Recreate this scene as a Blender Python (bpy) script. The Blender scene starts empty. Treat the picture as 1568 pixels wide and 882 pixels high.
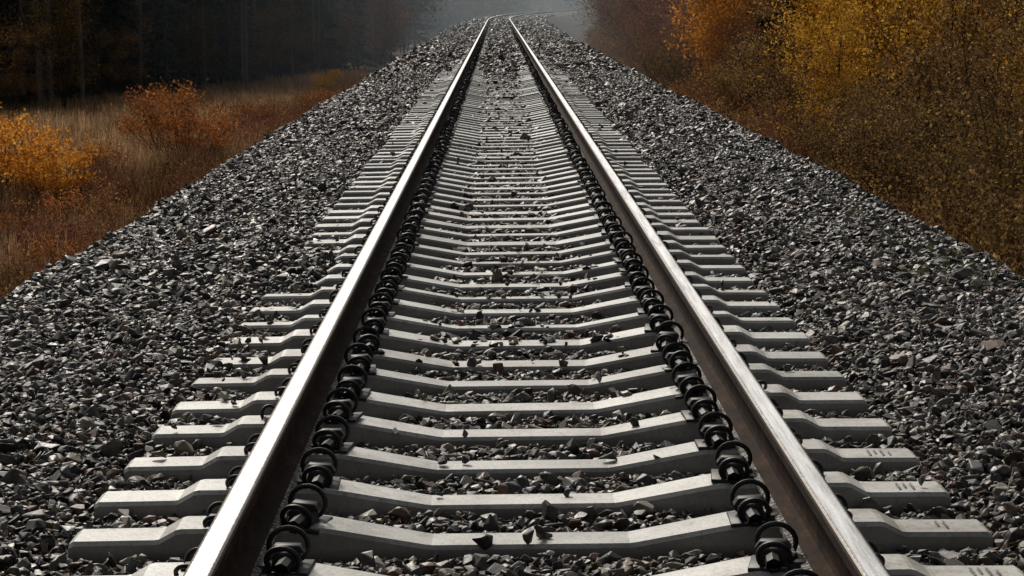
import bpy, bmesh, math, random
import numpy as np
from mathutils import Vector, Matrix, Euler

random.seed(3)
RNG = np.random.default_rng(11)
scene = bpy.context.scene

# ------------------------------------------------------------------ helpers
class MB:
    """mesh accumulator"""
    def __init__(s): s.v=[]; s.f=[]; s.m=[]; s.r=[]; s.n=0
    def add(s, v, f, mat=0, r=0.5):
        v=np.asarray(v,float).reshape(-1,3); f=np.asarray(f,int)
        s.v.append(v); s.f.append(f+s.n); s.m.append(np.full(len(f),mat,int))
        s.r.append(np.broadcast_to(np.asarray(r,float),(len(v),)).copy()); s.n+=len(v)
    def mesh(s,name,mats,smooth=False):
        me=bpy.data.meshes.new(name)
        V=np.concatenate(s.v); 
        loops=np.concatenate([f.ravel() for f in s.f])
        tot=np.concatenate([np.full(len(f),f.shape[1],int) for f in s.f])
        start=np.concatenate([[0],np.cumsum(tot)[:-1]])
        me.vertices.add(len(V)); me.vertices.foreach_set('co',V.ravel())
        me.loops.add(len(loops)); me.loops.foreach_set('vertex_index',loops)
        me.polygons.add(len(tot)); me.polygons.foreach_set('loop_start',start); me.polygons.foreach_set('loop_total',tot)
        for m in mats: me.materials.append(m)
        me.polygons.foreach_set('material_index',np.concatenate(s.m))
        me.polygons.foreach_set('use_smooth',np.full(len(tot),smooth))
        a=me.attributes.new('rnd','FLOAT','POINT'); a.data.foreach_set('value',np.concatenate(s.r))
        me.update(calc_edges=True); me.validate()
        return me

def obj(name,me,loc=(0,0,0),rz=0,sc=1,parent=None):
    o=bpy.data.objects.new(name,me); scene.collection.objects.link(o)
    o.location=loc; o.rotation_euler=(0,0,rz); o.scale=(sc,sc,sc) if not hasattr(sc,'__len__') else sc
    if parent: o.parent=parent
    return o

def vnoise(x,y,seed=0):
    x=np.asarray(x,float); y=np.asarray(y,float)
    xi=np.floor(x); yi=np.floor(y); fx=x-xi; fy=y-yi
    fx=fx*fx*(3-2*fx); fy=fy*fy*(3-2*fy)
    def h(a,b):
        t=np.sin(a*127.1+b*311.7+seed*74.7)*43758.5453
        return t-np.floor(t)
    return (h(xi,yi)*(1-fx)+h(xi+1,yi)*fx)*(1-fy)+(h(xi,yi+1)*(1-fx)+h(xi+1,yi+1)*fx)*fy
def fbm(x,y,seed=0,o=3):
    s=0;a=.5
    for i in range(o): s=s+a*(vnoise(x*2**i,y*2**i,seed+i)-.5); a*=.5
    return s
def sstep(x,a,b):
    t=np.clip((np.asarray(x,float)-a)/(b-a),0,1); return t*t*(3-2*t)

def grid_faces(nx,ny):
    i=np.arange((nx-1)*(ny-1)); c=i%(nx-1); r=i//(nx-1); a=r*nx+c
    return np.stack([a,a+1,a+nx+1,a+nx],1)

# ------------------------------------------------------------------ materials
def mat_base(name):
    m=bpy.data.materials.new(name); m.use_nodes=True
    nt=m.node_tree; b=nt.nodes['Principled BSDF']; return m,nt,b
def ramp(nt,stops,interp='LINEAR'):
    r=nt.nodes.new('ShaderNodeValToRGB'); r.color_ramp.interpolation=interp
    e=r.color_ramp.elements
    while len(e)<len(stops): e.new(0.5)
    for el,(p,c) in zip(e,stops): el.position=p; el.color=(c[0],c[1],c[2],1)
    return r
def noise(nt,scale,detail=4,vec=None,rough=.6):
    n=nt.nodes.new('ShaderNodeTexNoise'); n.inputs['Scale'].default_value=scale; n.inputs['Detail'].default_value=detail
    n.inputs['Roughness'].default_value=rough
    if vec: nt.links.new(vec,n.inputs['Vector'])
    return n
def mixc(nt,a,b,fac,mode='MIX'):
    m=nt.nodes.new('ShaderNodeMix'); m.data_type='RGBA'; m.blend_type=mode
    for s,v in ((m.inputs[0],fac),(m.inputs[6],a),(m.inputs[7],b)):
        if isinstance(v,(int,float)): s.default_value=v
        elif isinstance(v,tuple): s.default_value=(v[0],v[1],v[2],1)
        else: nt.links.new(v,s)
    return m.outputs[2]
def texco(nt,scale=None,out='Object'):
    t=nt.nodes.new('ShaderNodeTexCoord')
    if not scale: return t.outputs[out]
    mp=nt.nodes.new('ShaderNodeMapping'); mp.inputs['Scale'].default_value=scale
    nt.links.new(t.outputs[out],mp.inputs['Vector']); return mp.outputs[0]
def bump(nt,b,h,strength,dist):
    n=nt.nodes.new('ShaderNodeBump'); n.inputs['Strength'].default_value=strength; n.inputs['Distance'].default_value=dist
    nt.links.new(h,n.inputs['Height']); nt.links.new(n.outputs[0],b.inputs['Normal'])

def thin(nt,c,trans):
    """thin leaf / blade: diffuse reflection + transmission"""
    df=nt.nodes.new('ShaderNodeBsdfDiffuse'); nt.links.new(c,df.inputs['Color'])
    tr=nt.nodes.new('ShaderNodeBsdfTranslucent'); nt.links.new(c,tr.inputs['Color'])
    mx=nt.nodes.new('ShaderNodeMixShader'); mx.inputs[0].default_value=trans
    nt.links.new(df.outputs[0],mx.inputs[1]); nt.links.new(tr.outputs[0],mx.inputs[2])
    nt.links.new(mx.outputs[0],nt.nodes['Material Output'].inputs['Surface'])
    nt.nodes.remove(nt.nodes['Principled BSDF'])
def leaf_mat(name,cols,trans=.45):
    m,nt,b=mat_base(name)
    at=nt.nodes.new('ShaderNodeAttribute'); at.attribute_name='rnd'
    oi=nt.nodes.new('ShaderNodeObjectInfo')
    n=len(cols); r=ramp(nt,[(i/(n-1),c) for i,c in enumerate(cols)])
    nt.links.new(at.outputs['Fac'],r.inputs[0])
    mr=nt.nodes.new('ShaderNodeMapRange'); mr.inputs['To Min'].default_value=.7; mr.inputs['To Max'].default_value=1.2
    nt.links.new(oi.outputs['Random'],mr.inputs['Value'])
    c=mixc(nt,r.outputs[0],mr.outputs[0],1.0,'MULTIPLY')
    thin(nt,c,trans)
    return m
def bark_mat(name,c1,c2):
    m,nt,b=mat_base(name)
    n=noise(nt,6,2,texco(nt,(3,3,.6))); r=ramp(nt,[(.3,c1),(.7,c2)])
    nt.links.new(n.outputs[0],r.inputs[0]); nt.links.new(r.outputs[0],b.inputs['Base Color'])
    b.inputs['Roughness'].default_value=.85; b.inputs['Specular IOR Level'].default_value=.1; return m

# stone
M_stone,nt,b=mat_base('crushed_stone')
oi=nt.nodes.new('ShaderNodeObjectInfo')
r=ramp(nt,[(0,(.022,.020,.019)),(.24,(.044,.040,.036)),(.48,(.078,.070,.061)),(.67,(.120,.107,.089)),(.75,(.105,.070,.045)),(.86,(.12,.060,.043)),(.895,(.17,.135,.092)),(.968,(.31,.285,.24))],'CONSTANT')
nt.links.new(oi.outputs['Random'],r.inputs[0])
n=noise(nt,2.4,3,texco(nt),.7); rr=ramp(nt,[(.3,(.5,.5,.5)),(.7,(1.4,1.36,1.28))]); nt.links.new(n.outputs[0],rr.inputs[0])
nt.links.new(mixc(nt,r.outputs[0],rr.outputs[0],1.0,'MULTIPLY'),b.inputs['Base Color'])
rq=ramp(nt,[(.3,(.62,)*3),(.7,(.42,)*3)]); nt.links.new(n.outputs[0],rq.inputs[0]); nt.links.new(rq.outputs[0],b.inputs['Roughness'])
b.inputs['Specular IOR Level'].default_value=.42

M_bed,nt,b=mat_base('ballast_fines')
v=nt.nodes.new('ShaderNodeTexVoronoi'); v.inputs['Scale'].default_value=18; nt.links.new(texco(nt),v.inputs['Vector'])
sp=nt.nodes.new('ShaderNodeSeparateColor'); nt.links.new(v.outputs['Color'],sp.inputs[0])
r=ramp(nt,[(0,(.016,.016,.016)),(.4,(.035,.033,.031)),(.8,(.08,.074,.066)),(1,(.14,.13,.115))]); nt.links.new(sp.outputs[0],r.inputs[0])
n=noise(nt,.6,4,texco(nt)); r2=ramp(nt,[(.35,(.7,.7,.7)),(.7,(1.3,1.2,1.1))]); nt.links.new(n.outputs[0],r2.inputs[0])
nt.links.new(mixc(nt,r.outputs[0],r2.outputs[0],1.0,'MULTIPLY'),b.inputs['Base Color']); b.inputs['Roughness'].default_value=.9; b.inputs['Specular IOR Level'].default_value=.2
bump(nt,b,v.outputs['Distance'],1,.05)

# concrete
M_conc,nt,b=mat_base('sleeper_concrete')
oi=nt.nodes.new('ShaderNodeObjectInfo'); tc=texco(nt)
ad=nt.nodes.new('ShaderNodeVectorMath'); ad.operation='ADD'; nt.links.new(tc,ad.inputs[0])
ms=nt.nodes.new('ShaderNodeMath'); ms.operation='MULTIPLY'; ms.inputs[1].default_value=97; nt.links.new(oi.outputs['Random'],ms.inputs[0]); nt.links.new(ms.outputs[0],ad.inputs[1])
n1=noise(nt,4,6,ad.outputs[0],.7); r1=ramp(nt,[(.3,(.26,.25,.222)),(.5,(.46,.45,.41)),(.7,(.60,.59,.55))]); nt.links.new(n1.outputs[0],r1.inputs[0])
n2=noise(nt,60,4,ad.outputs[0],.7); r2=ramp(nt,[(.3,(.40,.40,.38)),(.47,(1,1,1))]); nt.links.new(n2.outputs[0],r2.inputs[0])
c=mixc(nt,r1.outputs[0],r2.outputs[0],.9,'MULTIPLY')
mr=nt.nodes.new('ShaderNodeMapRange'); mr.inputs['To Min'].default_value=.68; mr.inputs['To Max'].default_value=1.1; nt.links.new(oi.outputs['Random'],mr.inputs[0])
c=mixc(nt,c,mr.outputs[0],1.0,'MULTIPLY')
n3=noise(nt,2.6,5,ad.outputs[0],.75); r3=ramp(nt,[(.53,(0,0,0)),(.70,(.85,.85,.85))]); nt.links.new(n3.outputs[0],r3.inputs[0])
c=mixc(nt,c,(.18,.145,.10),r3.outputs[0])
# shade of the sloping flanks, painted into the concrete colour
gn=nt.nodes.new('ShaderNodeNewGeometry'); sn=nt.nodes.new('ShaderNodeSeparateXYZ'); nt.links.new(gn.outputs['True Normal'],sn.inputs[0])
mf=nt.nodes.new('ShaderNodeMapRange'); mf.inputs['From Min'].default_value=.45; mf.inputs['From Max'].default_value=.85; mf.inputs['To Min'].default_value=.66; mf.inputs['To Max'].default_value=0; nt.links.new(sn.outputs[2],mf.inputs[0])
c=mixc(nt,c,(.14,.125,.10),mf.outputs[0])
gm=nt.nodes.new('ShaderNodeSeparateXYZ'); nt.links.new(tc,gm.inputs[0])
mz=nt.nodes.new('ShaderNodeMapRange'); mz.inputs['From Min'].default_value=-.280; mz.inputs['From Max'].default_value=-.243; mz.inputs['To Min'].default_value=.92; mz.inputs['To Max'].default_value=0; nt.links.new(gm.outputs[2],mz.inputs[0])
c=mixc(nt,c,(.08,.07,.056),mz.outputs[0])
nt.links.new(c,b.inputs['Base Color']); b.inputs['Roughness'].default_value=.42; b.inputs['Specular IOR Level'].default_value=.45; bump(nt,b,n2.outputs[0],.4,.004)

# rail
M_head,nt,b=mat_base('polished_steel')
tc=texco(nt,(40,1.2,40)); n=noise(nt,1,6,tc,.75)
tc2=texco(nt); n2=noise(nt,110,4,tc2,.75)
r=ramp(nt,[(.3,(.22,.215,.21)),(.5,(.56,.56,.55)),(.7,(.80,.80,.80))]); nt.links.new(n.outputs[0],r.inputs[0])
gx=nt.nodes.new('ShaderNodeSeparateXYZ'); nt.links.new(tc2,gx.inputs[0])
ab=nt.nodes.new('ShaderNodeMath'); ab.operation='ABSOLUTE'; nt.links.new(gx.outputs[0],ab.inputs[0])
sb=nt.nodes.new('ShaderNodeMath'); sb.operation='SUBTRACT'; sb.inputs[1].default_value=.795; nt.links.new(ab.outputs[0],sb.inputs[0])
a2=nt.nodes.new('ShaderNodeMath'); a2.operation='ABSOLUTE'; nt.links.new(sb.outputs[0],a2.inputs[0])
ml=nt.nodes.new('ShaderNodeMath'); ml.operation='MULTIPLY_ADD'; ml.inputs[1].default_value=.030; nt.links.new(n2.outputs[0],ml.inputs[0]); nt.links.new(a2.outputs[0],ml.inputs[2])
edge=ramp(nt,[(.036,(0,0,0)),(.043,(1,1,1))]); nt.links.new(ml.outputs[0],edge.inputs[0])
near=nt.nodes.new('ShaderNodeMath'); near.operation='LESS_THAN'; near.inputs[1].default_value=160; nt.links.new(gx.outputs[1],near.inputs[0])
em=nt.nodes.new('ShaderNodeMath'); em.operation='MULTIPLY'; nt.links.new(edge.outputs[0],em.inputs[0]); nt.links.new(near.outputs[0],em.inputs[1])
nt.links.new(mixc(nt,r.outputs[0],(.08,.065,.052),em.outputs[0]),b.inputs['Base Color']); b.inputs['Metallic'].default_value=1
r=ramp(nt,[(.3,(.27,)*3),(.7,(.46,)*3)]); nt.links.new(n2.outputs[0],r.inputs[0]); nt.links.new(r.outputs[0],b.inputs['Roughness'])
bump(nt,b,n2.outputs[0],.25,.002)
M_rust,nt,b=mat_base('rusted_steel')
n=noise(nt,18,5,texco(nt,(1,.35,1)),.7); r=ramp(nt,[(.3,(.012,.009,.007)),(.55,(.036,.021,.014)),(.75,(.085,.048,.029))]); nt.links.new(n.outputs[0],r.inputs[0])
nt.links.new(r.outputs[0],b.inputs['Base Color']); b.inputs['Roughness'].default_value=.9; b.inputs['Specular IOR Level'].default_value=.08
M_foot,nt,b=mat_base('dusty_steel')
n=noise(nt,60,5,texco(nt),.75); r=ramp(nt,[(.40,(.022,.018,.015)),(.50,(.07,.06,.05)),(.60,(.42,.41,.39))]); nt.links.new(n.outputs[0],r.inputs[0])
nt.links.new(r.outputs[0],b.inputs['Base Color']); b.inputs['Roughness'].default_value=.8; b.inputs['Specular IOR Level'].default_value=.15
M_clip,nt,b=mat_base('black_spring_steel')
n=noise(nt,30,3,texco(nt)); r=ramp(nt,[(.3,(.005,.005,.005)),(.7,(.022,.018,.016))]); nt.links.new(n.outputs[0],r.inputs[0])
nt.links.new(r.outputs[0],b.inputs['Base Color']); b.inputs['Roughness'].default_value=.55; b.inputs['Specular IOR Level'].default_value=.35
M_paint,nt,b=mat_base('worn_black_paint')
n=noise(nt,90,3,texco(nt)); r=ramp(nt,[(.4,(.03,.03,.03)),(.65,(.22,.21,.19))]); nt.links.new(n.outputs[0],r.inputs[0]); nt.links.new(r.outputs[0],b.inputs['Base Color']); b.inputs['Roughness'].default_value=.7

# ground
M_ground,nt,b=mat_base('dry_meadow_soil')
tc=texco(nt); n=noise(nt,.12,5,tc,.65); r=ramp(nt,[(.3,(.035,.022,.015)),(.5,(.065,.042,.025)),(.68,(.10,.068,.038))]); nt.links.new(n.outputs[0],r.inputs[0])
n2=noise(nt,4,4,tc,.7); r2=ramp(nt,[(.3,(.45,.42,.4)),(.7,(1.3,1.3,1.3))]); nt.links.new(n2.outputs[0],r2.inputs[0])
nt.links.new(mixc(nt,r.outputs[0],r2.outputs[0],1.0,'MULTIPLY'),b.inputs['Base Color']); b.inputs['Roughness'].default_value=.95; b.inputs['Specular IOR Level'].default_value=.1

# ------------------------------------------------------------------ track geometry functions
R=1150.; D0=160.
def cx(d):
    d=np.asarray(d,float); return np.where(d>D0,(d-D0)**2/(2*R),0.)
ZG=-2.7
SP=.543; S0=6.46
def crest(side,d):
    d=np.asarray(d,float)
    base=np.where(side<0,2.82,2.95)+fbm(d*.8,side*3+0*d,5)*.25
    return base+np.where(side>0,np.clip(d-110,0,200)*.008,0)
def bed_z(xp,d):
    xp=np.asarray(xp,float); d=np.asarray(d,float); a=np.abs(xp)
    zin=-.284+.032*sstep(d,34,60)
    zout=-.242
    z=zin+(zout-zin)*sstep(a,1.36,1.60)
    z=z+.012*sstep(a,1.0,1.2)*(1-sstep(d,34,60))
    z=z+fbm(xp*1.6,d*1.6,2)*.06*sstep(a,1.3,1.8)+fbm(xp*3,d*3,7)*.022
    z=z+.085*np.exp(-((xp+1.25)/.33)**2-((d-13.1)/.95)**2)+.055*np.exp(-((xp+1.38)/.20)**2-((d-10.2)/1.6)**2)
    z=z-.03*sstep(a,1.8,2.8)
    c=crest(np.sign(xp),d)
    t=a-c; s=.10
    drop=s*np.log1p(np.exp(np.clip(t/s,-30,30)))*.78
    return np.maximum(z-drop,ZG-.6)

def ground_z(x,y):
    x=np.asarray(x,float); y=np.asarray(y,float)
    z=ZG+fbm(x*.12,y*.12,9)*.5+fbm(x*.7,y*.7,19)*.12
    far=np.maximum(sstep(y,420,800),np.maximum(sstep(-x,90,350),sstep(x,90,350)))
    return z+far*26

# ------------------------------------------------------------------ ground & ballast bed
xs=np.concatenate([-np.geomspace(900,60,16),np.linspace(-55,55,90),np.geomspace(60,900,16)])
ys=np.concatenate([np.linspace(-300,-20,8),np.linspace(-15,160,120),np.linspace(165,450,50),np.geomspace(470,2200,18)])
X,Y=np.meshgrid(xs,ys); Z=ground_z(X,Y)
mb=MB(); mb.add(np.stack([X.ravel(),Y.ravel(),Z.ravel()],1),grid_faces(len(xs),len(ys)))
obj('ground',mb.mesh('ground',[M_ground],True))

lx=np.concatenate([np.linspace(-6.5,-3.4,12),np.linspace(-3.3,3.3,110),np.linspace(3.4,6.5,12),[7.2,8,9]])
ly=np.concatenate([np.linspace(-10,3,20),np.linspace(3.1,30,270),np.geomspace(30.2,470,260)])
X,Y=np.meshgrid(lx,ly); Z=bed_z(X,Y)-.012
mb=MB(); mb.add(np.stack([(X+cx(Y)).ravel(),Y.ravel(),Z.ravel()],1),grid_faces(len(lx),len(ly)))
obj('ballast_embankment',mb.mesh('ballast_embankment',[M_bed],True))

# ------------------------------------------------------------------ instancing
def make_coll(name,meshes):
    c=bpy.data.collections.new(name)
    for i,me in enumerate(meshes):
        o=bpy.data.objects.new(f'{name}_{i:02d}',me); c.objects.link(o)
    return c
def scatter(name,pts,rots,scls,idx,coll,parent=None):
    me=bpy.data.meshes.new(name); n=len(pts)
    me.vertices.add(n); me.vertices.foreach_set('co',np.asarray(pts,float).ravel())
    scls=np.asarray(scls,float)
    if scls.ndim==1: scls=np.repeat(scls[:,None],3,1)
    a=me.attributes.new('rot','FLOAT_VECTOR','POINT'); a.data.foreach_set('vector',np.asarray(rots,float).ravel())
    a=me.attributes.new('scl','FLOAT_VECTOR','POINT'); a.data.foreach_set('vector',scls.ravel())
    a=me.attributes.new('idx','INT','POINT'); a.data.foreach_set('value',np.asarray(idx,int))
    me.update()
    o=obj(name,me,parent=parent)
    ng=bpy.data.node_groups.new(name,'GeometryNodeTree')
    ng.interface.new_socket('Geometry',in_out='INPUT',socket_type='NodeSocketGeometry')
    ng.interface.new_socket('Geometry',in_out='OUTPUT',socket_type='NodeSocketGeometry')
    N=ng.nodes; L=ng.links
    gi=N.new('NodeGroupInput'); go=N.new('NodeGroupOutput')
    ci=N.new('GeometryNodeCollectionInfo'); ci.inputs['Collection'].default_value=coll
    ci.inputs['Separate Children'].default_value=True; ci.inputs['Reset Children'].default_value=True
    ip=N.new('GeometryNodeInstanceOnPoints'); ip.inputs['Pick Instance'].default_value=True
    def na(nm,t):
        q=N.new('GeometryNodeInputNamedAttribute'); q.data_type=t; q.inputs['Name'].default_value=nm; return q.outputs['Attribute']
    er=N.new('FunctionNodeEulerToRotation')
    L.new(na('rot','FLOAT_VECTOR'),er.inputs[0]); L.new(er.outputs[0],ip.inputs['Rotation'])
    L.new(na('scl','FLOAT_VECTOR'),ip.inputs['Scale']); L.new(na('idx','INT'),ip.inputs['Instance Index'])
    L.new(gi.outputs[0],ip.inputs['Points']); L.new(ci.outputs[0],ip.inputs['Instance']); L.new(ip.outputs[0],go.inputs[0])
    md=o.modifiers.new('instances','NODES'); md.node_group=ng
    return o

# ------------------------------------------------------------------ stones
def rock(seed):
    rg=np.random.default_rng(seed); bm=bmesh.new()
    k=rg.integers(10,17)
    p=rg.normal(size=(k,3)); p/=np.linalg.norm(p,axis=1)[:,None]; p*=rg.uniform(.82,1.1,(k,1))
    p*=np.array([1.15,rg.uniform(.65,.95),rg.uniform(.42,.75)])
    for q in p: bm.verts.new(q)
    r=bmesh.ops.convex_hull(bm,input=bm.verts)
    for v in [v for v in bm.verts if not v.link_faces]: bm.verts.remove(v)
    bmesh.ops.dissolve_limit(bm,angle_limit=math.radians(14),verts=bm.verts,edges=bm.edges)
    if seed<12: bmesh.ops.bevel(bm,geom=list(bm.edges),offset=.05,segments=1,affect='EDGES')
    me=bpy.data.meshes.new(f'stone{seed}'); bm.to_mesh(me); bm.free(); me.materials.append(M_stone); return me
stones=make_coll('ballast_stone',[rock(s) for s in range(20)])

P=[];S=[];I=[]
def near_sleeper(x,d,w=.112):
    k=(d-S0)/SP; return (np.abs(k-np.round(k))*SP<w)&(np.abs(x)<1.37)
for (d0,d1,dens,r0) in ((2.5,5,500,.026),(5,12,2450,.0205),(12,25,1600,.0215),(25,50,900,.026),(50,115,240,.045),(115,230,34,.075)):
    w=7.2; n=int((d1-d0)*w*dens)
    x=RNG.uniform(-3.6,3.6,n); d=RNG.uniform(d0,d1,n)
    rad=r0*np.exp(RNG.normal(0,.30,n))
    z=bed_z(x,d)+RNG.uniform(-.010,.018,n)*(rad/.024)
    on=near_sleeper(x,d)
    a=np.abs(x)
    z=np.where((a>1.05)&(a<1.42),z-.006,z)
    covered=(x<-1.1)&(bed_z(x,d)>-.225)
    keep=~on|covered|(d>100)|((d>36)&(a<.45)&(RNG.uniform(size=n)<sstep(d,36,75)*.8))
    patch=(d>9.4)&(d<14)&(a<.5)&(vnoise(x*2.2,d*.9,91)>.45)
    on_top=on&~keep&(d<30)&(RNG.uniform(size=n)<np.where((x<-1.1)&(d>8)&(d<15),.035,np.where(patch,.035,.0022)))&((a<.6)|((a>1.1)&(a<1.33)))
    z=np.where(on_top,np.where(a<.3,-.232,np.where(a<.6,-.215,-.2)),z)
    keep|=on_top
    keep&=~((a>.70)&(a<.89)&(z+rad>-.19))
    P.append(np.stack([x+cx(d),d,z],1)[keep]); S.append(rad[keep]); I.append((RNG.integers(0,12,n) if d1<13 else RNG.integers(12,20,n))[keep])
P.append(np.array([[.0,6.40,-.222],[.035,6.45,-.215],[-.28,7.53,-.225],[-.2,7.55,-.225],[.3,7.56,-.225],[.42,8.1,-.21]])); S.append(np.array([.034,.026,.032,.025,.034,.03])); I.append(np.arange(6))
P=np.concatenate(P); S=np.concatenate(S); I=np.concatenate(I); n=len(P)
rot=np.stack([RNG.normal(0,.55,n),RNG.normal(0,.55,n),RNG.uniform(0,6.28,n)],1)
scatter('ballast_gravel',P,rot,S,I,stones)
print('stones',n)

# ------------------------------------------------------------------ track
track=bpy.data.objects.new('railway_track',None); scene.collection.objects.link(track)
prof=[(-.027,0),(.027,0),(.033,-.003),(.0365,-.009),(.0375,-.034),(.013,-.047),(.009,-.075),(.009,-.13),(.014,-.147),(.055,-.163),(.074,-.170),(.075,-.181),
      (-.075,-.181),(-.074,-.170),(-.055,-.163),(-.014,-.147),(-.009,-.13),(-.009,-.075),(-.013,-.047),(-.0375,-.034),(-.0365,-.009),(-.033,-.003)]
mats_side=[0,0,0,1,1,1,1,1,1,2,2,1,2,2,1,1,1,1,1,1,0,0]
dl=np.concatenate([np.linspace(-8,160,85),np.linspace(162,450,150)])
for side,nm in ((-1,'rail_left'),(1,'rail_right')):
    mb=MB(); V=[]
    for d in dl:
        c=float(cx(d))
        for (px,pz) in prof: V.append((c+side*.795+px,d,pz))
    k=len(prof); V=np.array(V)
    mb.v.append(V); mb.r.append(np.full(len(V),.5)); mb.n=len(V)
    for j in range(k):
        i=np.arange(len(dl)-1)*k; j2=(j+1)%k
        mb.f.append(np.stack([i+j,i+j2,i+j2+k,i+j+k],1)); mb.m.append(np.full(len(i),mats_side[j]))
    me=mb.mesh(nm,[M_head,M_rust,M_foot],False)
    bm=bmesh.new(); bm.from_mesh(me); bmesh.ops.recalc_face_normals(bm,faces=bm.faces)
    bm.to_mesh(me); bm.free()
    obj(nm,me,parent=track)

# sleeper
half=[(0.,-.245,.150),(.29,-.245,.150),(.31,-.242,.152),(.59,-.190,.172),(.62,-.186,.174),(1.02,-.186,.174),(1.035,-.189,.174),(1.085,-.217,.168),(1.10,-.219,.166),(1.335,-.221,.164),(1.35,-.230,.154)]
st=[(-x,z,w) for x,z,w in half[:0:-1]]+half
V=[]
for i,(x,z,w) in enumerate(st):
    hw=w/2; zb=-.40
    V+= [(x,-hw-.030,zb),(x,-hw-.008,z-.012),(x,-hw+.004,z),(x,hw-.004,z),(x,hw+.008,z-.012),(x,hw+.030,zb)]
F=[]
for i in range(len(st)-1):
    for j in range(6):
        j2=(j+1)%6; F.append((i*6+j,i*6+j2,(i+1)*6+j2,(i+1)*6+j))
bm=bmesh.new(); vs=[bm.verts.new(v) for v in V]
for f in F: bm.faces.new([vs[i] for i in f])
bm.faces.new([vs[i] for i in range(6)]); bm.faces.new([vs[i] for i in range(len(V)-6,len(V))])
bmesh.ops.recalc_face_normals(bm,faces=bm.faces)
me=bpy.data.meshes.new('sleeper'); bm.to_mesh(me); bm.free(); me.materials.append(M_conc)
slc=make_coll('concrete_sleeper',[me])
k=np.arange(-24,800); d=S0+k*SP; d=d[d<440]; n=len(d)
hd=-np.arctan(np.where(d>D0,(d-D0)/R,0))
rl=RNG.normal(0,.0015,n); yw=hd+RNG.normal(0,.007,n)
pos=np.stack([cx(d)+RNG.normal(0,.008,n),d+RNG.normal(0,.009,n),RNG.normal(0,.002,n)],1)
pos[20:28,2]=0; rl[20:28]=0; yw[20:28]*=.4
pt=RNG.normal(0,.018,n); pt[20:28]=0
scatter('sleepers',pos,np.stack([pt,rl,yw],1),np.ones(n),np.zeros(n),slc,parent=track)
# stencilled date marks on the sleeper ends at the right
mb=MB()
for q,kk in enumerate((23,24,25,26)):
    py=pos[kk,1]; px=1.225+pos[kk,0]+(.01,-.012,.004,-.006)[q]
    strokes=[(-.034,.008,0,.085),(-.012,.007,.012,.06),(.010,.008,0,.085),(.034,.007,-.012,.055)]
    if q==1: strokes=strokes[1:3]
    if q==2: strokes=strokes[:3]
    for (ox,w_,oy,l_) in strokes:
        z=-.2157
        mb.add([(px+ox,py+oy-l_/2,z),(px+ox+w_,py+oy-l_/2,z),(px+ox+w_,py+oy+l_/2,z),(px+ox,py+oy+l_/2,z)],[(0,1,2,3)])
obj('stencil_marks',mb.mesh('stencil_marks',[M_paint]),parent=track)

# clip
def polytube(mb,pts,r,sides=7,mat=0):
    pts=np.array(pts,float); n=len(pts)
    T=np.gradient(pts,axis=0); T/=np.linalg.norm(T,axis=1)[:,None]
    u=np.cross(T[0],[.3,.2,1]); u/=np.linalg.norm(u); V=[]
    for i in range(n):
        u=u-T[i]*np.dot(u,T[i]); u/=np.linalg.norm(u); w=np.cross(T[i],u)
        for a in np.arange(sides)*2*math.pi/sides: V.append(pts[i]+r*(u*math.cos(a)+w*math.sin(a)))
    F=[(i*sides+j,i*sides+(j+1)%sides,(i+1)*sides+(j+1)%sides,(i+1)*sides+j) for i in range(n-1) for j in range(sides)]
    mb.add(V,F,mat)
def bevbox(mb,x0,x1,y0,y1,z0,z1,ch=.006,tx=0,ty=0,mat=0):
    V=[]
    for (z,e,t) in ((z0,0,0),(z1-ch,0,1),(z1,ch,1)):
        for (x,y) in ((x0+e+tx*t,y0+e+ty*t),(x1-e-tx*t,y0+e+ty*t),(x1-e-tx*t,y1-e-ty*t),(x0+e+tx*t,y1-e-ty*t)): V.append((x,y,z))
    F=[]
    for l in (0,4):
        for j in range(4): F.append((l+j,l+(j+1)%4,l+4+(j+1)%4,l+4+j))
    F.append((8,9,10,11)); mb.add(V,F,mat)
def ring(c,r,yc,lean,a0,a1,rev=False):
    A=np.radians(np.linspace(a0,a1,15))
    p=[(c[0]+r*math.cos(a)*1.12,yc+lean*r*(math.sin(a)+.6),c[1]+r*math.sin(a)) for a in A]
    return p[::-1] if rev else p
def clip_mesh(inner):
    mb=MB()
    if inner:
        path=ring((.058,.036),.038,-.064,-.30,-50,200)+[(.014,-.034,.020),(.006,-.012,.024),(.006,.012,.024),(.012,.026,.024)]+ring((.058,.052),.048,.044,.10,-60,205,True)
        polytube(mb,path,.0078)
        bevbox(mb,.022,.100,-.044,.034,-.004,.052,.010,.006,.004)
        bevbox(mb,.014,.112,-.028,.022,.048,.068,.006,.010,.003)
        polytube(mb,[(.058,-.098,.016),(.064,-.05,.022),(.058,.045,.018),(.058,.095,.014)],.021)
        bevbox(mb,.02,.128,-.082,.080,-.004,.007,.003)
    else:
        path=ring((.046,.012),.026,-.045,-.8,-20,190)+[(.010,-.02,.018),(.008,0,.02),(.010,.02,.018)]+ring((.046,.012),.026,.045,.8,-20,190,True)
        polytube(mb,path,.0068)
        bevbox(mb,.028,.075,-.024,.024,-.004,.024,.006,.004,.004)
    bevbox(mb,-.030,.030,-.062,.062,-.004,.020,.004)
    mec=mb.mesh('clip',[M_clip],True)
    bm=bmesh.new(); bm.from_mesh(mec); bmesh.ops.recalc_face_normals(bm,faces=bm.faces)
    for e in bm.edges:
        if len(e.link_faces)==2 and e.calc_face_angle(0)>math.radians(50): e.smooth=False
    bm.to_mesh(mec); bm.free(); return mec
cc=make_coll('spring_clip',[clip_mesh(True),clip_mesh(False)])
pp=[];rr_=[];ii=[]
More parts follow.
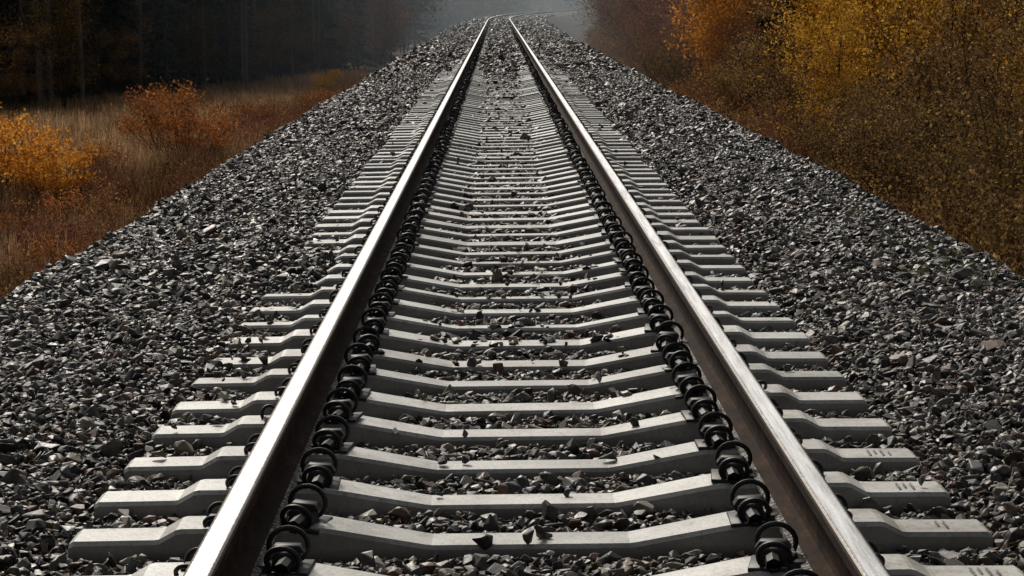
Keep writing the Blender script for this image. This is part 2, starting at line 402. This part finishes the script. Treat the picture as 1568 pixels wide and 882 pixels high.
for off,rz,kd in ((-.72,0,0),(-.87,math.pi,1),(.72,math.pi,0),(.87,0,1)):
    dd=d[d<160]; m=len(dd)
    pp.append(np.stack([np.full(m,off),dd+RNG.normal(0,.008,m),np.full(m,-.185)],1))
    rr_.append(np.stack([RNG.normal(0,.06,m),RNG.normal(0,.07,m),rz+RNG.normal(0,.10,m)],1)); ii.append(np.full(m,kd))
pp=np.concatenate(pp); rr_=np.concatenate(rr_); ii=np.concatenate(ii)
sc=np.full((len(pp),3),1.0)
mir=(pp[:,0]>.7)&(pp[:,0]<.73); sc[mir,1]*=-1
scatter('rail_fasteners',pp,rr_,sc,ii,cc,parent=track)

# ------------------------------------------------------------------ vegetation generators
def tubes(mb,segs,mat=0,sides=5):
    s=np.array(segs,float); p0=s[:,0:3]; p1=s[:,3:6]; r0=s[:,6]; r1=s[:,7]
    t=p1-p0; t/=np.linalg.norm(t,axis=1)[:,None]+1e-9
    ref=np.where(np.abs(t[:,2:3])>.9,np.array([[1.,0,0]]),np.array([[0,0,1.]]))
    u=np.cross(t,ref); u/=np.linalg.norm(u,axis=1)[:,None]; w=np.cross(t,u)
    n=len(s); A=np.arange(sides)*2*math.pi/sides
    ring=u[:,None,:]*np.cos(A)[None,:,None]+w[:,None,:]*np.sin(A)[None,:,None]
    V=np.concatenate([p0[:,None,:]+ring*r0[:,None,None],p1[:,None,:]+ring*r1[:,None,None]],1).reshape(-1,3)
    base=np.arange(n)*2*sides; F=[]
    for j in range(sides):
        j2=(j+1)%sides; F.append(np.stack([base+j,base+j2,base+j2+sides,base+j+sides],1))
    mb.add(V,np.concatenate(F),mat)
def leaves(mb,C,size,rg,mat=1,aspect=.62,rnd=None,dirs=None):
    n=len(C); C=np.asarray(C)
    u=rg.normal(size=(n,3)) if dirs is None else dirs+rg.normal(0,.3,(n,3))
    u/=np.linalg.norm(u,axis=1)[:,None]
    q=rg.normal(size=(n,3)); w=np.cross(u,q); w/=np.linalg.norm(w,axis=1)[:,None]
    s=(size*np.exp(rg.normal(0,.25,n)))[:,None]
    nn=np.cross(u,w)
    V=np.stack([C-u*s*.5,C+w*s*.5*aspect+nn*s*.1,C+u*s*.5,C-w*s*.5*aspect+nn*s*.1],1).reshape(-1,3)
    F=np.arange(4*n).reshape(-1,4)
    if rnd is None: rnd=rg.uniform(size=n)
    mb.add(V,F,mat,np.repeat(rnd,4))
def nrm(v): return v/(np.linalg.norm(v)+1e-9)
def grow(rg,p,d,L,r,lev,mx,segs,tips,up,wob,nch,ang):
    n=5 if lev==0 else 4
    for i in range(n):
        d=nrm(d+rg.normal(0,wob,3)+np.array([0,0,up])); q=p+d*L/n
        r1=r*(.78 if lev==0 else .7); segs.append((*p,*q,r,r1))
        if lev>=mx-1 or (lev==0 and i==n-1): tips.append((*q,lev))
        if lev<mx and (i>=1 or lev>0):
            for _ in range(nch[lev]):
                ax=nrm(rg.normal(size=3)); side=nrm(np.cross(d,ax)); a=rg.uniform(*ang)
                grow(rg,p+(q-p)*rg.uniform(),nrm(d*math.cos(a)+side*math.sin(a)),L*rg.uniform(.35,.6)*(1-.1*i),r1*.55,lev+1,mx,segs,tips,up*.6,wob,nch,ang)
        p=q; r=r1
def broadleaf(name,seed,h,stems,r,nleaf,lsize,lm,bm_,spread=.25,up=.06,nch=(3,2,0),clus=.22,zlow=.3,sub=.5,pw=2):
    rg=np.random.default_rng(seed); segs=[];tips=[]
    for s in range(stems):
        a=rg.uniform(0,6.28); sp=spread*rg.uniform(.3,1.2) if stems>1 else .05
        grow(rg,np.array([math.cos(a)*.12*stems**.5*rg.uniform(),math.sin(a)*.12*stems**.5*rg.uniform(),-.15]),nrm(np.array([math.cos(a)*sp,math.sin(a)*sp,1])),h*rg.uniform(.7,1.0),r*rg.uniform(.6,1),0,2,segs,tips,up,.10,nch,(.45,1.0))
    mb=MB(); tubes(mb,segs,0,5 if h>3 else 3)
    T=np.array(tips); T=T[(T[:,2]>zlow)]
    wgt=rg.uniform(0,1,len(T))**pw*(vnoise(T[:,0]*1.3/sub+7,T[:,2]*1.3/sub,seed)+.1)**pw; wgt/=wgt.sum()
    ci=rg.choice(len(T),nleaf,p=wgt)
    tipr=rg.uniform(size=len(T))
    C=T[ci,:3]+rg.normal(0,clus,(nleaf,3))*[1,1,.8]
    rnd=np.clip(tipr[ci]*.6+rg.uniform(0,.4,nleaf),0,1)
    ok=C[:,2]>.05
    leaves(mb,C[ok],lsize,rg,1,rnd=rnd[ok])
    return mb.mesh(name,[bm_,lm])
def conifer(name,seed,h,r,base,lm,bm_,wid=1.6,dead=True):
    rg=np.random.default_rng(seed); segs=[]; p=np.array([0,0,-.2]); n=12
    lean=rg.normal(0,.015,2)
    for i in range(n):
        q=p+np.array([lean[0]+rg.normal(0,.01),lean[1]+rg.normal(0,.01),1])*h/n
        segs.append((*p,*q,r*(1-i/n)+.01,r*(1-(i+1)/n)+.01)); p=q
    C=[];D=[];RN=[]
    z=.4
    while z<h*.99:
        live=z>base*h; f=(z-base*h)/(h*(1-base))
        for _ in range(rg.integers(3,6)):
            a=rg.uniform(0,6.28)
            if live: L=wid*(1-f)**.8*rg.uniform(.6,1.1)+.15
            else:
                if not dead: continue
                L=rg.uniform(.2,1.2)
            c=np.array([lean[0]*z,lean[1]*z,z]); dr=np.array([math.cos(a),math.sin(a),rg.uniform(-.35,.15)])
            e=c+dr*L; segs.append((*c,*e,.018 if live else .012,.004))
            if not live and rg.uniform()<.6:
                m=c+dr*L*.6; segs.append((*m,*(m+rg.normal(0,.2,3)),.006,.003))
            if live:
                k=int(5+L*12)
                t=rg.uniform(.1,1,k)**.8
                cc_=c+dr*L*t[:,None]+rg.normal(0,.09,(k,3))*[1,1,.7]-np.array([0,0,.12])*t[:,None]
                C.append(cc_); D.append(np.tile(dr,(k,1))+np.array([0,0,-.35])); RN.append(np.full(k,rg.uniform(0,.7))+rg.uniform(0,.3,k))
        z+=rg.uniform(.22,.4)
    mb=MB(); tubes(mb,segs,0,5)
    C=np.concatenate(C);D=np.concatenate(D);RN=np.concatenate(RN)
    leaves(mb,C,.34,rg,1,aspect=.3,rnd=RN,dirs=D)
    return mb.mesh(name,[bm_,lm])

bk_dark=bark_mat('dark_bark',(.02,.015,.012),(.07,.05,.038))
bk_pine=bark_mat('pine_bark_hazed',(.08,.07,.062),(.24,.205,.175))  # trunks paled: distance haze painted into the bark colour
bk_spr=bark_mat('spruce_bark',(.04,.04,.038),(.12,.11,.10))
bk_birch=bark_mat('grey_bark',(.07,.06,.05),(.24,.21,.18))
bk_red=bark_mat('red_twig_bark',(.05,.022,.016),(.13,.06,.045))
lf_gold=leaf_mat('golden_leaf',[(.22,.095,.02),(.46,.22,.03),(.68,.37,.05),(.82,.51,.09)],.45)
lf_orange=leaf_mat('orange_leaf',[(.26,.09,.022),(.48,.19,.032),(.68,.31,.048),(.78,.43,.08)],.45)
lf_rust=leaf_mat('rust_leaf',[(.12,.045,.024),(.25,.09,.034),(.38,.15,.046),(.48,.22,.06)],.45)
lf_red=leaf_mat('russet_leaf',[(.08,.036,.028),(.155,.066,.044),(.26,.105,.055),(.33,.16,.07)],.4)
lf_brown=leaf_mat('brown_leaf',[(.07,.043,.026),(.15,.088,.042),(.27,.155,.06),(.46,.28,.085)],.42)
lf_olive=leaf_mat('olive_leaf',[(.035,.030,.016),(.09,.064,.028),(.21,.13,.042),(.46,.28,.06)],.42)
lf_needle=leaf_mat('needle_hazed',[(.026,.032,.029),(.046,.056,.047),(.072,.078,.06),(.13,.11,.068)],.25)  # lightened grey-green, haze over the left forest put into the colour
lf_nd2=leaf_mat('dark_needle',[(.014,.019,.015),(.024,.032,.022),(.04,.046,.028)],.15)
lf_far=leaf_mat('far_needle_hazed',[(.05,.065,.06),(.075,.09,.08),(.11,.115,.095)],.3)  # blue-grey tint is aerial haze painted into the needles
lf_farbr=leaf_mat('far_leaf_hazed',[(.08,.065,.05),(.14,.10,.07),(.21,.14,.085)],.3)  # muted leaf colour with the distance haze painted in

BL=dict(
 gold=[broadleaf(f'gold{i}',40+i,7.5,4,.06,14000,.095,lf_gold,bk_dark,.28,.05,(4,2,0),.22,.7,.8,3) for i in range(2)],
 orange=[broadleaf('orange0',50,7.5,4,.06,16000,.11,lf_orange,bk_birch,.18,.08,(4,2,0),.25,.4,.8,2)],
 red=[broadleaf(f'red{i}',55+i,7.,5,.05,10000,.085,lf_red,bk_red,.25,.08,(4,2,0),.3,.3) for i in range(2)],
 brown=[broadleaf(f'brown{i}',60+i,6.5,6,.045,7500,.085,lf_brown,bk_dark,.3,.08,(4,2,0),.22,.2,.8,3) for i in range(3)],
 olive=[broadleaf(f'olive{i}',66+i,8.,4,.07,9000,.09,lf_olive,bk_dark,.25,.06,(4,2,0),.25,.3,.8,3) for i in range(2)],
 spruce=[conifer('spruceB',6,13,.14,.02,lf_nd2,bk_dark,2.1)],
)
NAMES=dict(gold='golden_birch_tree',orange='orange_aspen_tree',red='russet_rowan_tree',brown='brown_willow_tree',olive='olive_alder_tree',spruce='spruce_tree')
def put(kind,x,y,sc=1.,name=None,i=None):
    L=BL[kind]; me=L[(i if i is not None else random.randrange(len(L)))%len(L)]
    return obj(name or NAMES[kind],me,(x,y,float(ground_z(x,y))),random.uniform(0,6.28),sc)
for kd,x,y,s in (('brown',7.6,32,.5),('gold',8.6,34.5,.55),('brown',8.2,36,.65),('brown',8.9,39.5,.8),('olive',10.4,40,.85),('gold',10.9,44,.8),('gold',9.2,45.5,.85),('brown',8.0,43,.55),
                 ('gold',9.4,52,.95),('gold',10.9,55,1.),('gold',8.6,55.5,.75),('gold',7.7,49,.5),('brown',7.5,57,.55),('spruce',9.1,63,.9),('spruce',8.4,66,.7),('spruce',10.6,61,1.),('olive',10.6,67,.95),('gold',12.6,60,1.),
                 ('brown',8.9,71,.85),('red',9.4,74,.75),('red',7.5,72,.5),('orange',8.2,77,.8),('orange',8.9,82,.85),('brown',10.3,77,.9),('red',7.3,89,.7),('red',8.3,96,.9),
                 ('red',7.2,102,.85),('brown',7.2,110,.8),('red',8.2,116,1.),('brown',7.0,124,.8),('olive',7.0,134,.9),('olive',8.6,142,1.),('olive',11.,72,1.),('gold',12.6,50,1),('olive',13.0,42,1),
                 ('spruce',11.8,84,1),('olive',12,96,1.1),('spruce',11.0,104,1.),('olive',11.5,110,1.1),('brown',11.5,125,1),('spruce',12.5,55,1),('spruce',12.8,47,.9)):
    put(kd,x,y,s)
for kd,x,y,s in (('red',-6.9,138,.75),('red',-7.6,150,.9),('brown',-8.6,122,.6),('brown',-9.6,112,.5),('orange',-8.5,160,.8),
                 ('brown',-16.2,73,.55),('olive',-15.0,78,.6),('brown',-18.0,74,.6),('olive',-12.4,92,.5)):
    put(kd,x,y,s)
wood=[BL['olive'][0],BL['olive'][1],BL['brown'][0],BL['brown'][1],BL['gold'][0],BL['spruce'][0]]
wc=make_coll('mixed_wood_tree',wood)
n=115; y=RNG.uniform(25,190,n); x=RNG.uniform(13.5,25,n)
x=np.where(y>140,RNG.uniform(8.5,22,n)+cx(y),x)
scatter('mixed_forest',np.stack([x,y,ground_z(x,y)],1),np.stack([0*x,0*x,RNG.uniform(0,6.28,n)],1),RNG.uniform(.9,1.5,n),RNG.choice(6,n,p=[.2,.2,.10,.10,.10,.30]),wc)

pines=[conifer(f'pine{i}',10+i,17,.13,.5,lf_needle,bk_pine,1.9) for i in range(3)]+[conifer(f'spruce{i}',20+i,12,.12,.04,lf_needle,bk_spr,1.7) for i in range(2)]+[BL['olive'][0],BL['brown'][1]]
pc=make_coll('pine_forest_tree',pines)
n=1250; x=RNG.uniform(-45,-8,n); y=RNG.uniform(64,175,n)
def fedge(x): return np.interp(x,[-60,-17,-11,-8],[66,77,98,125])
e0=fedge(x); edge=e0+RNG.normal(0,1.5,n)
k=(y>edge)&(y<edge+42)
x=x[k];y=y[k];e0=e0[k];n=len(x)
sc=np.where(RNG.uniform(size=n)<.3,RNG.uniform(.5,.8,n),RNG.uniform(.8,1.25,n))*(.6+.4*sstep(y-e0,2,14))
deep=(y-e0)>15
idx=np.where(deep,RNG.choice(7,n,p=[.20,.20,.16,.24,.18,.0,.02]),RNG.choice(7,n,p=[.29,.28,.23,.08,.05,.02,.05]))
scatter('pine_forest',np.stack([x,y,ground_z(x,y)],1),np.stack([0*x,0*x,RNG.uniform(0,6.28,n)],1),sc,idx,pc)
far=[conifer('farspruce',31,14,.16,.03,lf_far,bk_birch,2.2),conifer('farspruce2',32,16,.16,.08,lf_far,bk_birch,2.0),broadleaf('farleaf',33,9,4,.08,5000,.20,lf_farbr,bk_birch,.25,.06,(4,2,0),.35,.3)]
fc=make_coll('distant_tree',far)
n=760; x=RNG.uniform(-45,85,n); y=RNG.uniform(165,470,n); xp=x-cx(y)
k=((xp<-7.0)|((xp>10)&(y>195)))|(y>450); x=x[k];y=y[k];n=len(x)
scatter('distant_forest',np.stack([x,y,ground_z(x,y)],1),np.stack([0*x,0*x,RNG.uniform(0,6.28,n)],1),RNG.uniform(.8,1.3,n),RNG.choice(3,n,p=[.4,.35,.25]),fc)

sh_or=broadleaf('shrub_orange',71,1.9,9,.018,2600,.075,lf_orange,bk_dark,.55,.04,(3,2,0),.09,.35,.3,3)
sh_or2=broadleaf('shrub_orange2',72,1.6,8,.018,1700,.07,lf_rust,bk_dark,.6,.04,(3,2,0),.10,.2,.3,3)
sh_gold=broadleaf('shrub_gold',79,1.5,8,.018,1900,.07,lf_gold,bk_dark,.5,.04,(3,2,0),.10,.2,.3,3)
sh_red=broadleaf('shrub_red',73,2.1,12,.022,2800,.065,lf_rust,bk_dark,.75,.06,(3,2,0),.09,1.0,.3)
sh_pur=broadleaf('shrub_purple',74,1.5,12,.016,1300,.05,lf_red,bk_red,.6,.05,(3,2,0),.12,.3,.3)
sh_br=broadleaf('shrub_brown',75,1.3,10,.014,1400,.05,lf_brown,bk_dark,.6,.05,(3,2,0),.12,.15,.3)
sh_tall=broadleaf('shrub_tall',76,3.0,10,.022,3000,.07,lf_brown,bk_red,.4,.08,(3,2,0),.12,.3,.4,3)
sh_tall2=broadleaf('shrub_tall2',77,2.8,9,.022,2800,.075,lf_olive,bk_dark,.45,.08,(3,2,0),.12,.3,.4,3)
def shrub(nm,me,x,y,s=1): obj(nm,me,(x,y,float(ground_z(x,y))),random.uniform(0,6.28),s)
for x,y,s in ((-9.3,44,.9),(-9.9,46.5,.95),(-8.4,43,.7),(-9.4,51,.6),(-7.9,39.5,.6),(-8.6,48,.65),(-8.2,36.5,.5)): shrub('orange_shrub',sh_or if s>=.7 else sh_or2,x,y,s)
for x,y,s in ((-7.5,52,1.),(-7.9,54,.9),(-7.0,51.5,.7)): shrub('red_shrub',sh_red,x,y,s)
for x,y,s in ((-7.2,64,.9),(-6.6,66,.8),(-7.7,68,.85),(-6.4,75,.8),(-6.3,60,.7)): shrub('purple_shrub',sh_pur,x,y,s)
for x,y,s in ((-6.9,91,.9),(-7.4,93,.8)): shrub('golden_shrub',sh_gold,x,y,s)
shrub('golden_shrub',sh_gold,7.0,32.5,.5)
bc=make_coll('bramble',[sh_br,sh_pur,sh_or2,sh_tall,sh_tall2])
n=330; y=RNG.uniform(22,105,n); x=-RNG.uniform(5.0,7.6,n)-np.where(RNG.uniform(size=n)<.12,RNG.uniform(0,6,n),0)
s1=RNG.uniform(.35,.72,n); i1=RNG.choice(5,n,p=[.54,.40,.06,0,0])
m=290; y2=24+RNG.uniform(size=m)*125; x2=RNG.uniform(5.4,8.6,m)
tall=(RNG.uniform(size=m)<.65)&(((y2<50)&(x2>6.2))|((y2>85)&(x2>6.0))|((x2>6.9)&(y2<75)))
i2=np.where(tall,RNG.choice([3,4],m),RNG.choice([0,1,2],m,p=[.60,.37,.03]))
s2=np.where(tall,RNG.uniform(.5,.95,m),RNG.uniform(.6,1.1,m))
x=np.concatenate([x,x2]);y=np.concatenate([y,y2]);s1=np.concatenate([s1,s2]);i1=np.concatenate([i1,i2]);n=len(x)
scatter('undergrowth_brambles',np.stack([x,y,ground_z(x,y)],1),np.stack([0*x,0*x,RNG.uniform(0,6.28,n)],1),s1,i1,bc)

M_grass,nt,b=mat_base('dry_grass')
oi=nt.nodes.new('ShaderNodeObjectInfo'); r=ramp(nt,[(0,(.13,.085,.05)),(.35,(.28,.19,.11)),(.7,(.44,.32,.20)),(1,(.56,.44,.29))]); nt.links.new(oi.outputs['Random'],r.inputs[0])
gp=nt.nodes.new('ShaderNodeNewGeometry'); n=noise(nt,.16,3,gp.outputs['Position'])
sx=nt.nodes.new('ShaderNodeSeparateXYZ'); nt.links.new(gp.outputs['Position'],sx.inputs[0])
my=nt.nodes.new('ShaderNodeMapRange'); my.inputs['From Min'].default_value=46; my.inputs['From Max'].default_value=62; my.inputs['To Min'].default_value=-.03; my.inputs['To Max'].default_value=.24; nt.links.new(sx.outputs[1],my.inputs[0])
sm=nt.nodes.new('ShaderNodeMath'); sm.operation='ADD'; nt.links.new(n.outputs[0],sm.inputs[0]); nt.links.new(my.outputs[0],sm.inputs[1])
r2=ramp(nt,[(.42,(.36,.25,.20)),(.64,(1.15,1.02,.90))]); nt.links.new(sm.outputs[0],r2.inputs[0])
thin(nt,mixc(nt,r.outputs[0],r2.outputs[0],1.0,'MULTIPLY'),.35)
M_weed,nt,b=mat_base('green_weed')
oi=nt.nodes.new('ShaderNodeObjectInfo'); r=ramp(nt,[(0,(.05,.07,.025)),(1,(.13,.15,.05))]); nt.links.new(oi.outputs['Random'],r.inputs[0]); thin(nt,r.outputs[0],.35)
def tuft(seed,mat=None):
    rg=np.random.default_rng(seed); mb=MB()
    for i in range(22):
        a=rg.uniform(0,6.28); L=rg.uniform(.35,.85); w=.012; o=rg.normal(0,.08,2); ln=rg.uniform(.1,.5)
        dx,dy=math.cos(a),math.sin(a); px,py=-dy*w,dx*w; V=[]
        for t in (0,.5,1):
            c=np.array([o[0]+dx*ln*L*t*t,o[1]+dy*ln*L*t*t,L*t*(1-.25*ln*t)]); ww=1-t*.75
            V+=[c+[px*ww,py*ww,0],c-[px*ww,py*ww,0]]
        mb.add(V,[(0,1,3,2),(2,3,5,4)])
    return mb.mesh('tuft',[mat or M_grass])
gc=make_coll('grass_tuft',[tuft(i) for i in range(5)])
n=28000; y=28+RNG.uniform(0,1,n)**.9*90; x=-(4.9+RNG.uniform(0,1,n)*(.26*y+2))
k=y<fedge(x)+4; x=x[k]; y=y[k]
m=4000; y=np.concatenate([y,RNG.uniform(18,110,m)]); x=np.concatenate([x,RNG.uniform(5.2,9,m)]); n=len(x)
k=RNG.uniform(size=n)<.45+1.3*(fbm(x*.25,y*.25,33)+.35); x=x[k];y=y[k];n=len(x)
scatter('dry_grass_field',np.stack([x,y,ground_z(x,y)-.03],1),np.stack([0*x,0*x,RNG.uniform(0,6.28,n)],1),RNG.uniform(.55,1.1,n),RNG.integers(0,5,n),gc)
wcl=make_coll('weed_tuft',[tuft(20+i,M_weed) for i in range(2)])
n=70; y=RNG.normal(13.5,1.3,n); x=np.clip(2.55+RNG.normal(0,.22,n),1.7,3.0)
scatter('green_weeds',np.stack([x,y,bed_z(x,y)],1),np.stack([RNG.normal(0,.5,n),RNG.normal(0,.5,n),RNG.uniform(0,6.28,n)],1),RNG.uniform(.06,.16,n),RNG.integers(0,2,n),wcl)

# ------------------------------------------------------------------ mist lying over the far end of the line
mm=bpy.data.materials.new('mist'); mm.use_nodes=True; nt=mm.node_tree; nt.nodes.remove(nt.nodes['Principled BSDF'])
vs_=nt.nodes.new('ShaderNodeVolumeScatter'); vs_.inputs['Color'].default_value=(.74,.87,.98,1); vs_.inputs['Density'].default_value=.0018; vs_.inputs['Anisotropy'].default_value=.2
nt.links.new(vs_.outputs[0],nt.nodes['Material Output'].inputs['Volume'])
mb=MB(); x0,x1,y0,y1,z0,z1=-120,160,78,520,-6,24
V=[(x,y,z) for z in (z0,z1) for (x,y) in ((x0,y0),(x1,y0),(x1,y1),(x0,y1))]
mb.add(V,[(3,2,1,0),(4,5,6,7),(0,1,5,4),(1,2,6,5),(2,3,7,6),(3,0,4,7)])
obj('distant_mist',mb.mesh('distant_mist',[mm]))

# ------------------------------------------------------------------ light, camera
el=math.radians(40); az=math.radians(-18)
sv=Vector((math.sin(az)*math.cos(el),math.cos(az)*math.cos(el),math.sin(el)))
sun=bpy.data.lights.new('sun','SUN'); sun.energy=3.1; sun.angle=math.radians(12); sun.color=(1,.935,.83)
so=bpy.data.objects.new('sun',sun); scene.collection.objects.link(so); so.rotation_euler=sv.to_track_quat('Z','Y').to_euler()
w=bpy.data.worlds.new('World'); scene.world=w; w.use_nodes=True; nt=w.node_tree
sk=nt.nodes.new('ShaderNodeTexSky'); sk.sky_type='NISHITA'; sk.sun_disc=False; sk.sun_elevation=el; sk.sun_rotation=az; sk.dust_density=4; sk.air_density=.8; sk.ozone_density=.6
hs=nt.nodes.new('ShaderNodeHueSaturation'); hs.inputs['Saturation'].default_value=.35; nt.links.new(sk.outputs[0],hs.inputs['Color'])
bg=nt.nodes['Background']; nt.links.new(hs.outputs[0],bg.inputs[0]); bg.inputs[1].default_value=.07

cam=bpy.data.cameras.new('camera'); co=bpy.data.objects.new('camera',cam); scene.collection.objects.link(co); scene.camera=co
cam.sensor_width=36; cam.lens=36*3430/1568; cam.clip_end=4000
M=Matrix.Rotation(math.radians(-.29),4,'Z')@Matrix.Rotation(math.radians(90-7.31),4,'X')@Matrix.Rotation(math.radians(-.58),4,'Z')
co.matrix_world=Matrix.Translation((-.0725,0,1.332))@M
scene.view_settings.view_transform='Standard'; scene.view_settings.look='None'; scene.view_settings.exposure=0
